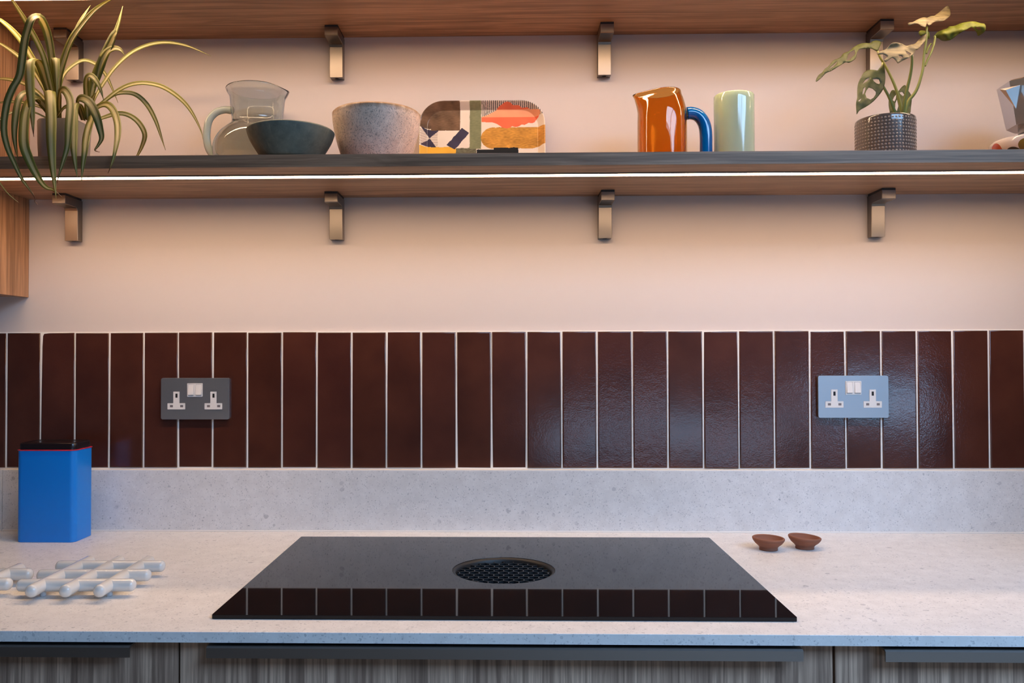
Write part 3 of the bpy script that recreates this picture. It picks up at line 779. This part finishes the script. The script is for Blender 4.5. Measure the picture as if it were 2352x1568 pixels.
def dep(pts, d0, d1, p=1.0):
    k_ = len(pts)-1
    return [(x, y, d0+(d1-d0)*(i/k_)**p) for i, (x, y) in enumerate(pts)]
Y0 = Yp
A0 = (128, 272)
ribbon(dep([A0, (124, 230), (115, 185), (97, 120), (60, 50), (28, 0), (8, -32)], Y0, -.27), 11)
ribbon(dep([A0, (118, 225), (104, 190), (75, 135), (50, 95), (25, 66), (-5, 42), (-40, 25)], Y0, -.19), 12)
ribbon(dep([A0, (116, 230), (100, 200), (75, 160), (48, 134), (25, 116), (-5, 98), (-40, 90)], Y0, -.15), 8)
ribbon([(130, 272, Y0), (126, 200, Y0-.005), (119, 125, Y0-.02), (110, 78, Y0-.03), (99, 50, Y0-.045), (86, 39, Y0-.06), (74, 45, Y0-.075), (66, 65, Y0-.085), (58, 95, Y0-.095), (52, 140, Y0-.105), (46, 176, Y0-.115), (30, 205, Y0-.125), (17, 240, Y0-.135), (10, 295, Y0-.145), (18, 338, Y0-.15), (33, 374, Y0-.155), (50, 410, Y0-.16), (70, 438, Y0-.16), (81, 456, Y0-.16), (79, 462, Y0-.16), (86, 469, Y0-.16)], 16.5, 'arc', 64, brown=True)
ribbon([(124, 272, Y0), (118, 225, Y0-.01), (106, 180, Y0-.02), (94, 148, Y0-.035), (82, 135, Y0-.05), (70, 136, Y0-.068), (66, 150, Y0-.08), (67, 190, Y0-.088), (70, 230, Y0-.092), (74, 270, Y0-.094), (76, 300, Y0-.094), (78, 314, Y0-.094)], 20, 'fold', 40, brown=True)
ribbon([(132, 272, Y0), (131, 220, Y0-.005), (128, 160, Y0-.02), (127, 136, Y0-.035), (128, 134, Y0-.045), (129, 150, Y0-.052), (130, 180, Y0-.056), (131, 223, Y0-.056)], 14, 'fold')
ribbon(dep([(133, 272), (134, 225), (137, 178), (150, 130), (165, 92), (187, 60), (215, 27), (245, 5), (275, -10)], Y0, -.24), 14.5, n=36)
ribbon(dep([(150, 132), (168, 86), (185, 50), (200, 25), (208, 12)], Y0-.02, -.20), 8)
ribbon([(134, 268, Y0), (138, 199, Y0+.005), (149, 169, Y0+.01), (169, 150, Y0+.015), (193, 139, Y0+.02), (219, 147, Y0+.025), (240, 167, Y0+.03), (257, 201, Y0+.03), (271, 236, Y0+.03)], 8)
ribbon(dep([(122, 272), (108, 238), (90, 215), (62, 195), (33, 185), (0, 181), (-30, 186)], Y0, -.12), 8)
ribbon(dep([(122, 274), (106, 252), (85, 243), (62, 237), (30, 234), (0, 236), (-20, 245)], Y0, -.14), 6)
ribbon([(126, 274, Y0), (121, 245, Y0-.02), (116, 217, Y0-.04), (113, 207, Y0-.062), (114, 213, Y0-.085), (115, 235, Y0-.105), (116, 270, Y0-.125), (116, 305, Y0-.14), (117, 340, Y0-.148), (120, 380, Y0-.152), (124, 415, Y0-.155), (127, 440, Y0-.155), (129, 457, Y0-.155)], 21, 'fold', 48)
ribbon([(120, 274, Y0), (104, 246, Y0-.02), (82, 222, Y0-.045), (60, 214, Y0-.07), (45, 228, Y0-.09), (38, 262, Y0-.105), (34, 300, Y0-.115), (36, 335, Y0-.122), (42, 368, Y0-.126)], 15, n=36)
ribbon([(122, 274, Y0), (106, 248, Y0-.02), (86, 229, Y0-.05), (70, 234, Y0-.075), (60, 260, Y0-.1), (56, 300, Y0-.12), (57, 335, Y0-.135), (66, 362, Y0-.142), (80, 393, Y0-.148), (96, 420, Y0-.15), (109, 432, Y0-.15), (122, 436, Y0-.15), (141, 452, Y0-.15)], 20, n=48, brown=True)
ribbon([(138, 272, Y0), (137, 235, Y0-.02), (141, 209, Y0-.04), (152, 210, Y0-.06), (162, 230, Y0-.08), (162, 255, Y0-.1), (159, 290, Y0-.12), (156, 335, Y0-.138), (146, 370, Y0-.145), (135, 404, Y0-.15), (131, 421, Y0-.15)], 16, n=40, brown=True)
ribbon([(192, 270, Y0), (186, 246, Y0-.02), (176, 236, Y0-.05), (169, 246, Y0-.075), (168, 275, Y0-.1), (168, 310, Y0-.12), (169, 345, Y0-.138), (173, 380, Y0-.146), (178, 409, Y0-.15)], 17, 'fold', 40)
B0 = (201, 274)
ribbon([(201, 274, Y0), (206, 225, Y0), (221, 176, Y0-.01), (235, 142, Y0-.02), (249, 119, Y0-.03), (265, 112, Y0-.04), (277, 115, Y0-.05), (287, 128, Y0-.055)], 19, n=34)
ribbon(dep([(203, 274), (214, 205), (232, 150), (250, 108), (264, 78), (273, 52), (282, 14)], Y0, Y0-.03), 13)
ribbon(dep([(222, 190), (236, 142), (250, 110), (262, 86), (268, 76)], Y0-.01, Y0-.05), 20, blunt=True)
ribbon(dep([(204, 274), (216, 230), (234, 198), (262, 158), (300, 123), (340, 104), (380, 98), (420, 103), (452, 114), (485, 129)], Y0, -.10), 8, n=40)
ribbon(dep([(206, 274), (218, 252), (238, 234), (282, 202), (322, 191), (363, 196), (394, 211), (424, 236), (445, 265), (462, 301), (466, 320)], Y0, -.15), 9, n=40)
ribbon(dep([(206, 274), (216, 256), (230, 243), (261, 218), (292, 213), (316, 220), (339, 242), (357, 275), (369, 310), (380, 345)], Y0, -.14), 9, n=40)
ribbon(dep([(206, 276), (220, 275), (233, 272), (271, 261), (298, 266), (320, 283), (333, 309), (327, 335), (314, 360), (300, 372)], Y0, -.10), 10, n=36)
ribbon([(206, 276, Y0), (218, 252, Y0-.01), (236, 241, Y0-.02), (251, 243, Y0-.035), (263, 258, Y0-.05), (271, 285, Y0-.08), (271, 315, Y0-.11), (265, 347, Y0-.135), (258, 373, Y0-.142), (248, 398, Y0-.145)], 14, n=40, brown=True)
ribbon([(192, 276, Y0), (184, 250, Y0-.02), (182, 230, Y0-.04), (192, 227, Y0-.06), (208, 238, Y0-.08), (222, 266, Y0-.095), (231, 298, Y0-.1), (234, 318, Y0-.1), (226, 334, Y0-.1), (218, 345, Y0-.1), (229, 349, Y0-.1)], 17, n=44, brown=True)
ribbon([(204, 276, Y0), (212, 262, Y0-.03), (212, 272, Y0-.055), (206, 290, Y0-.08), (200, 315, Y0-.105), (196, 346, Y0-.135), (191, 380, Y0-.145), (187, 417, Y0-.15)], 16, n=36)
ribbon([(202, 276, Y0), (200, 225, Y0-.015), (199, 188, Y0-.03), (205, 174, Y0-.04), (217, 180, Y0-.05), (230, 202, Y0-.058), (238, 230, Y0-.06)], 12, n=32)
ribbon([(118, 276, Y0), (70, 256, -.205), (20, 262, -.25), (-20, 300, -.29), (-28, 350, -.31), (-20, 385, -.315), (0, 420, -.32), (20, 446, -.32), (42, 465, -.32)], 5, n=40)
ribbon(dep([(126, 276), (140, 258), (152, 246), (168, 250)], Y0, Y0-.06), 10)
ribbon(dep([(200, 276), (205, 250), (214, 226), (222, 212)], Y0, Y0-.02), 12)
ribbon(dep([(132, 276), (128, 240), (128, 205), (136, 170)], Y0+.01, Y0+.02), 12)

# ------------------------------------------------------------------ monstera
Ym = -.140
mc = at(2033, 300, Ym); mr = 64*mpp(Ym); mh = at(2033, 276, Ym).z-ST
t = thing('potted_monstera', 'small monstera with holed leaves in a dark dotted pot', 'plant', (mc.x, Ym, ST))
v, f = lathe([(0, 0), (mr*.86, 0), (mr*.95, .002), (mr*.99, .012)]+[(mr*(.99+.01*i/8), .012+(mh-.016)*i/8) for i in range(1, 9)]+[(mr*.99, mh-.001), (mr*.965, mh), (mr*.94, mh-.001), (mr*.93, mh-.006), (mr*.92, mh-.016)], 72)
po = link('pot', mesh_pd(v, f), M['dark_pot'], t, (0, 0, 0), True)
v, f = lathe([(0, mh-.014), (mr*.93, mh-.016)], 40); link('soil', mesh_pd(v, f), M['soil'], t)
v, f = [], []
rows = 13; per = 54
for j in range(rows):
    z = .010+(mh-.018)*j/(rows-1)
    for i in range(per):
        a_ = 2*math.pi*(i+.5*(j % 2)*.3)/per; b = len(v)
        er = Vector((math.cos(a_), math.sin(a_), 0)); et = Vector((-math.sin(a_), math.cos(a_), 0)); c_ = er*(mr*.993)+Vector((0, 0, z))
        v.append(c_+er*.0008)
        for q in range(6): v.append(c_+et*.0021*math.cos(q*math.pi/3)+Vector((0, 0, .0019*math.sin(q*math.pi/3)))+er*.0005)
        for q in range(6): v.append(c_+(et*.0026*math.cos(q*math.pi/3)+Vector((0, 0, .0024*math.sin(q*math.pi/3)))) - er*.0004)
        for q in range(6):
            f.append((b, b+1+q, b+1+(q+1) % 6)); f.append((b+1+q, b+7+q, b+7+(q+1) % 6, b+1+(q+1) % 6))
o = link('embossed_dots', mesh_pd(v, f), M['pot_dot'], po, (0, 0, 0), True); o['kind'] = 'stuff'
MP0 = Vector((mc.x, Ym, ST))
def z5(p): return (1860+p[0]/5.6, p[1]/5.6)
def z6(p): return (2020+p[0]/5.6, p[1]/5.6)
def mleaf(outline, holes, conv, dfun, mat, rib=None, crump=.004):
    ol = [conv(p) for p in outline]; hs = [[conv(p) for p in h] for h in holes]
    # round the outline a little
    ol2 = [p for p in spl(ol+[ol[0]], len(ol)*3)][:-1]
    V, T = cdt(ol2, hs, 4.2)
    v = []
    for p in V:
        d = dfun(p.x, p.y)+crump*noise.noise((p.x*.05, p.y*.05, 2.0))
        v.append(at(p.x, p.y, d)-MP0)
    o = link('leaf', mesh_pd(v, T), mat, t, (0, 0, 0), True)
    sm = o.modifiers.new('thickness', 'SOLIDIFY'); sm.thickness = .0009; sm.offset = 0
    return o
def axis_d(p0, p1, d0, d1, fold):
    """depth runs d0->d1 along the midrib p0->p1; blade folds back away from the rib"""
    a_ = Vector(p0); b_ = Vector(p1); u_ = (b_-a_); L_ = u_.length; u_ /= L_
    def fn(x, y):
        q = Vector((x, y))-a_; s = q.dot(u_)/L_; c_ = abs(q.x*u_.y-q.y*u_.x)
        return d0+(d1-d0)*s+fold*c_*.00085
    return fn
mleaf([(940, 800), (930, 830), (890, 880), (870, 905), (830, 900), (760, 900), (700, 930), (660, 990), (620, 1080), (610, 1180), (610, 1250), (595, 1330), (600, 1420), (605, 1470), (640, 1420), (720, 1375), (800, 1320), (870, 1250), (930, 1170), (960, 1090), (970, 1010), (965, 920), (955, 850)],
      [[(765, 995), (720, 1020), (690, 1060), (680, 1080), (740, 1045), (765, 1010)], [(805, 1010), (860, 1010), (890, 1020), (905, 1060), (895, 1085), (860, 1075), (820, 1045)],
       [(760, 1125), (730, 1160), (712, 1210), (730, 1260), (780, 1280), (820, 1255), (850, 1210), (852, 1180), (810, 1140)], [(715, 1115), (690, 1140), (680, 1190), (680, 1220), (695, 1200), (712, 1150)], [(620, 1300), (660, 1265), (665, 1270), (640, 1305)]],
      z5, axis_d(z5((940, 800)), z5((605, 1470)), -.175, -.225, .30), M['leaf_a'])
mleaf([(870, 665), (900, 600), (918, 545), (860, 522), (800, 535), (780, 555), (690, 555), (620, 575), (560, 610), (500, 660), (430, 690), (390, 740), (300, 780), (240, 850), (190, 890), (160, 930), (110, 970), (82, 1020), (85, 1050), (150, 1000), (210, 940), (280, 910), (360, 860), (440, 810), (470, 800), (510, 805), (570, 770), (600, 730), (603, 685), (640, 632), (710, 625), (780, 620), (830, 640)],
      [[(575, 640), (520, 670), (490, 710), (470, 790), (510, 770), (560, 720), (585, 690)], [(360, 780), (330, 810), (270, 860), (250, 890), (300, 860), (345, 815)]],
      z5, axis_d(z5((870, 640)), z5((85, 1050)), -.150, -.195, .5), M['leaf_a'])
mleaf([(862, 690), (900, 665), (980, 630), (1050, 560), (1110, 545), (1180, 560), (1240, 590), (1300, 575), (1350, 565), (1400, 515), (1460, 465), (1500, 440), (1486, 520), (1436, 580), (1386, 640), (1356, 640), (1340, 690), (1276, 740), (1196, 780), (1136, 812), (1116, 790), (1066, 740), (1020, 770), (976, 795), (956, 770), (996, 730), (940, 695), (896, 700)],
      [[(1150, 712), (1140, 725), (1165, 755), (1200, 745), (1180, 720)], [(1232, 652), (1300, 690), (1290, 715), (1245, 690)]],
      z5, axis_d(z5((862, 690)), z5((1500, 450)), -.205, -.165, -.45), M['leaf_b'], crump=.009)
mleaf([(365, 300), (380, 325), (440, 310), (490, 305), (540, 335), (590, 350), (610, 300), (640, 330), (700, 285), (760, 275), (820, 270), (880, 230), (910, 190), (905, 120), (880, 75), (850, 90), (790, 140), (720, 195), (700, 205), (650, 210), (610, 230), (560, 225), (480, 255), (430, 285), (390, 290)], [],
      z6, axis_d(z6((370, 310)), z6((890, 110)), -.185, -.150, -.6), M['leaf_b'], crump=.007)
mleaf([(700, 460), (740, 420), (800, 390), (870, 365), (900, 340), (960, 335), (1050, 300), (1120, 285), (1220, 278), (1300, 300), (1350, 310), (1365, 350), (1355, 400), (1310, 440), (1265, 460), (1250, 420), (1190, 350), (1120, 380), (1080, 400), (1000, 450), (930, 505), (860, 525), (800, 520), (755, 490), (720, 485)],
      [[(1230, 345), (1290, 352), (1315, 385), (1300, 392), (1250, 372)]], z6, axis_d(z6((700, 460)), z6((1360, 330)), -.150, -.180, .8), M['leaf_c'], crump=.010)
mleaf([(1030, 1450), (1015, 1350), (1020, 1250), (1040, 1180), (1075, 1155), (1130, 1180), (1180, 1120), (1225, 1095), (1250, 1150), (1290, 1200), (1310, 1260), (1300, 1380), (1280, 1470), (1150, 1470)],
      [[(1112, 1215), (1085, 1245), (1066, 1290), (1090, 1305), (1108, 1265)], [(1150, 1190), (1190, 1180), (1215, 1215), (1200, 1240), (1165, 1212)], [(1120, 1280), (1100, 1330), (1095, 1400), (1120, 1430), (1140, 1360)]],
      z5, axis_d(z5((1130, 1180)), z5((1160, 1460)), -.105, -.115, .2), M['leaf_a'])
mleaf([(505, 415), (530, 392), (600, 400), (630, 410), (645, 450), (637, 500), (612, 480), (600, 430), (560, 450), (530, 465), (510, 440)], [], z6, axis_d(z6((505, 420)), z6((640, 470)), -.150, -.145, .4), M['leaf_c'])
def stem(pts, conv, d0, d1, r0, r1):
    k_ = len(pts)-1; c_ = [tuple(at(*conv(p), d0+(d1-d0)*i/k_)-MP0) for i, p in enumerate(pts)]
    s = spl(c_, 22); v, f = tube(s, [1.25*(r0+(r1-r0)*i/21)*mpp(d0) for i in range(22)], 8)
    link('stem', mesh_pd(v, f), M['stem'], t, (0, 0, 0), True)
stem([(1190, 1500), (1185, 1440), (1150, 1280), (1100, 1120), (1040, 980), (960, 830), (905, 740), (872, 655)], z5, Ym, -.152, 3.2, 1.7)
stem([(1105, 1500), (1095, 1450), (1060, 1350), (1010, 1230), (950, 1120), (915, 1030), (915, 930), (940, 805)], z5, Ym-.01, -.176, 3.0, 1.8)
stem([(305, 1500), (320, 1350), (350, 1170), (390, 1000), (415, 850), (420, 700)], z6, Ym-.012, -.185, 3.6, 2.2)
stem([(320, 1500), (340, 1400), (380, 1290), (430, 1230), (480, 1150), (520, 1040), (560, 880), (575, 700), (600, 520), (610, 340)], z6, Ym, -.165, 3.6, 1.8)
stem([(585, 850), (620, 770), (680, 640), (715, 500), (705, 462)], z6, -.152, -.152, 2.0, 1.8)
stem([(600, 690), (620, 630), (655, 575), (672, 560)], z6, -.16, -.165, 2.2, 1.6)

# ------------------------------------------------------------------ dotted dish and moka pot at the right edge
Yd = -.175
dl = at(2284, 320, Yd); rd = .080; dx = dl.x+rd; dz = at(2330, 303, Yd-.06).z-ST
prof = [(0, 0), (.046, 0), (.050, .003), (.058, .006), (.072, .016), (.0785, .026), (.080, .034), (.0795, .040), (.077, .0435), (.0745, .0435), (.0735, .040), (.072, .030), (.064, .016), (.050, .010), (0, .009)]
v, f = lathe(prof, 72)
n = N('dotted_ceramic'); c = n.coord(); s = n.n('ShaderNodeSeparateXYZ', i_0=c)
ang = n.math('ARCTAN2', s.outputs[1], s.outputs[0])
col = None; base_c = (.70, .62, .58, 1)
for k_, (a0, z0, rr, cc) in enumerate([(1.96, .0225, .0155, (.50, .075, .02)), (2.40, .0045, .0190, (.012, .012, .014)), (2.72, .0225, .0120, (.20, .13, .02)), (-2.85, .022, .0150, (.50, .075, .02)), (-.95, .022, .016, (.50, .075, .02)), (-.3, .014, .016, (.05, .12, .2)), (.5, .022, .016, (.2, .13, .02)), (1.25, .02, .016, (.2, .13, .02))]):
    da = n.math('MULTIPLY', n.math('SUBTRACT', ang, a0), .078); dz_ = n.math('SUBTRACT', s.outputs[2], z0)
    dd = n.math('SQRT', n.math('ADD', n.math('MULTIPLY', da, da), n.math('MULTIPLY', dz_, dz_)))
    rad2 = n.math('SQRT', n.math('ADD', n.math('MULTIPLY', s.outputs[0], s.outputs[0]), n.math('MULTIPLY', s.outputs[1], s.outputs[1])))
    col = n.mix(n.math('LESS_THAN', dd, rr), base_c if col is None else col, cc+(1,))
n.set(Base_Color=col, Roughness=.15, Coat_Weight=.4, Coat_Roughness=.05)
dd_ = link('dotted_dish', mesh_pd(v, f), n.m, None, (dx, Yd, ST), True); dd_.rotation_euler = (0, 0, 1.2)
tag(dd_, 'white ceramic dish with red, black and olive dots at the right edge', 'dish')

# moka pot stands in the dish
t = thing('moka_pot', 'faceted aluminium moka pot standing in the dotted dish', 'moka pot', (dx+.004, Yd, ST+.0092))
def octa(levels, n=8, off=math.radians(-119)):
    v, f = [], []
    for r, z in levels: v += [(r*math.cos(2*math.pi*i/n+off), r*math.sin(2*math.pi*i/n+off), z) for i in range(n)]
    for l in range(len(levels)-1):
        for i in range(n): f.append((l*n+i, l*n+(i+1) % n, (l+1)*n+(i+1) % n, (l+1)*n+i))
    f.append(tuple(range(n))[::-1]); f.append(tuple((len(levels)-1)*n+i for i in range(n))); return v, f
ck = at(2400, 250, Yd)
zt = at(2352, 193, Yd).z-ST-.0092; zm = at(2330, 291, Yd).z-ST-.0092
v, f = octa([(.036, 0), (.037, .002), (.030, zm-.012), (.029, zm-.010)]); link('boiler', mesh_pd(v, f), M['alu'], t)
v, f = lathe([(0, zm-.012), (.0335, zm-.012), (.0335, zm), (.030, zm+.001), (0, zm+.001)], 32); link('collar', mesh_pd(v, f), M['white_plastic'], t, (0, 0, 0), True, 40)
xl = [at(x, y, Yd).x-(dx+.004) for x, y in ((2308, 200), (2326, 290))]
rt_, rb_ = -xl[0], -xl[1]
v, f = octa([(rb_, zm), (rb_+.0006, zm+.001), (rt_, zt), (rt_-.0025, zt)]); v, f = octa([(rb_/math.cos(math.pi/8), zm), (rt_/math.cos(math.pi/8), zt)])
link('jug', mesh_pd(v, f), M['alu'], t)
# triangular spout with its own flat faces, pointing left and forward
mo = Vector((dx+.004, Yd, ST+.0092)); yf = Yd-rt_*.86
sp = [at(2296, 205, yf+.006)-mo, at(2343, 195, yf-.0035)-mo, at(2334, 250, yf+.0045)-mo, at(2310, 207, yf+.0005)-mo, at(2322, 200, yf+.030)-mo, at(2350, 196, yf+.030)-mo]
f = [(3, 2, 1), (0, 2, 3), (0, 3, 1), (0, 4, 2), (0, 1, 5), (0, 5, 4), (1, 2, 5), (2, 4, 5)]
bm = bmesh.new(); bm.from_mesh(mesh_pd(sp, f)); link('spout', mesh_bm(bm), M['alu'], t)
v, f = octa([(rt_/math.cos(math.pi/8)-.001, zt), (rt_*.99, zt+.003), (rt_*.5, zt+.012), (.008, zt+.016)]); link('lid', mesh_pd(v, f), M['alu'], t)
v, f = lathe([(.004, zt+.015), (.005, zt+.019), (.009, zt+.024), (.0085, zt+.030), (.005, zt+.033), (0, zt+.0335)], 20); link('knob', mesh_pd(v, f), M['black'], t, (0, 0, 0), True)
hp = [(rt_-.003, 0, zt-.002), (rt_+.02, 0, zt-.001), (rt_+.034, 0, zt-.012), (rt_+.036, 0, zt-.045), (rt_+.033, 0, zm+.004)]
v, f = tube(spl(hp, 18), [.0055]*18, 10); link('handle', mesh_pd(v, f), M['black'], t, (0, 0, 0), True)
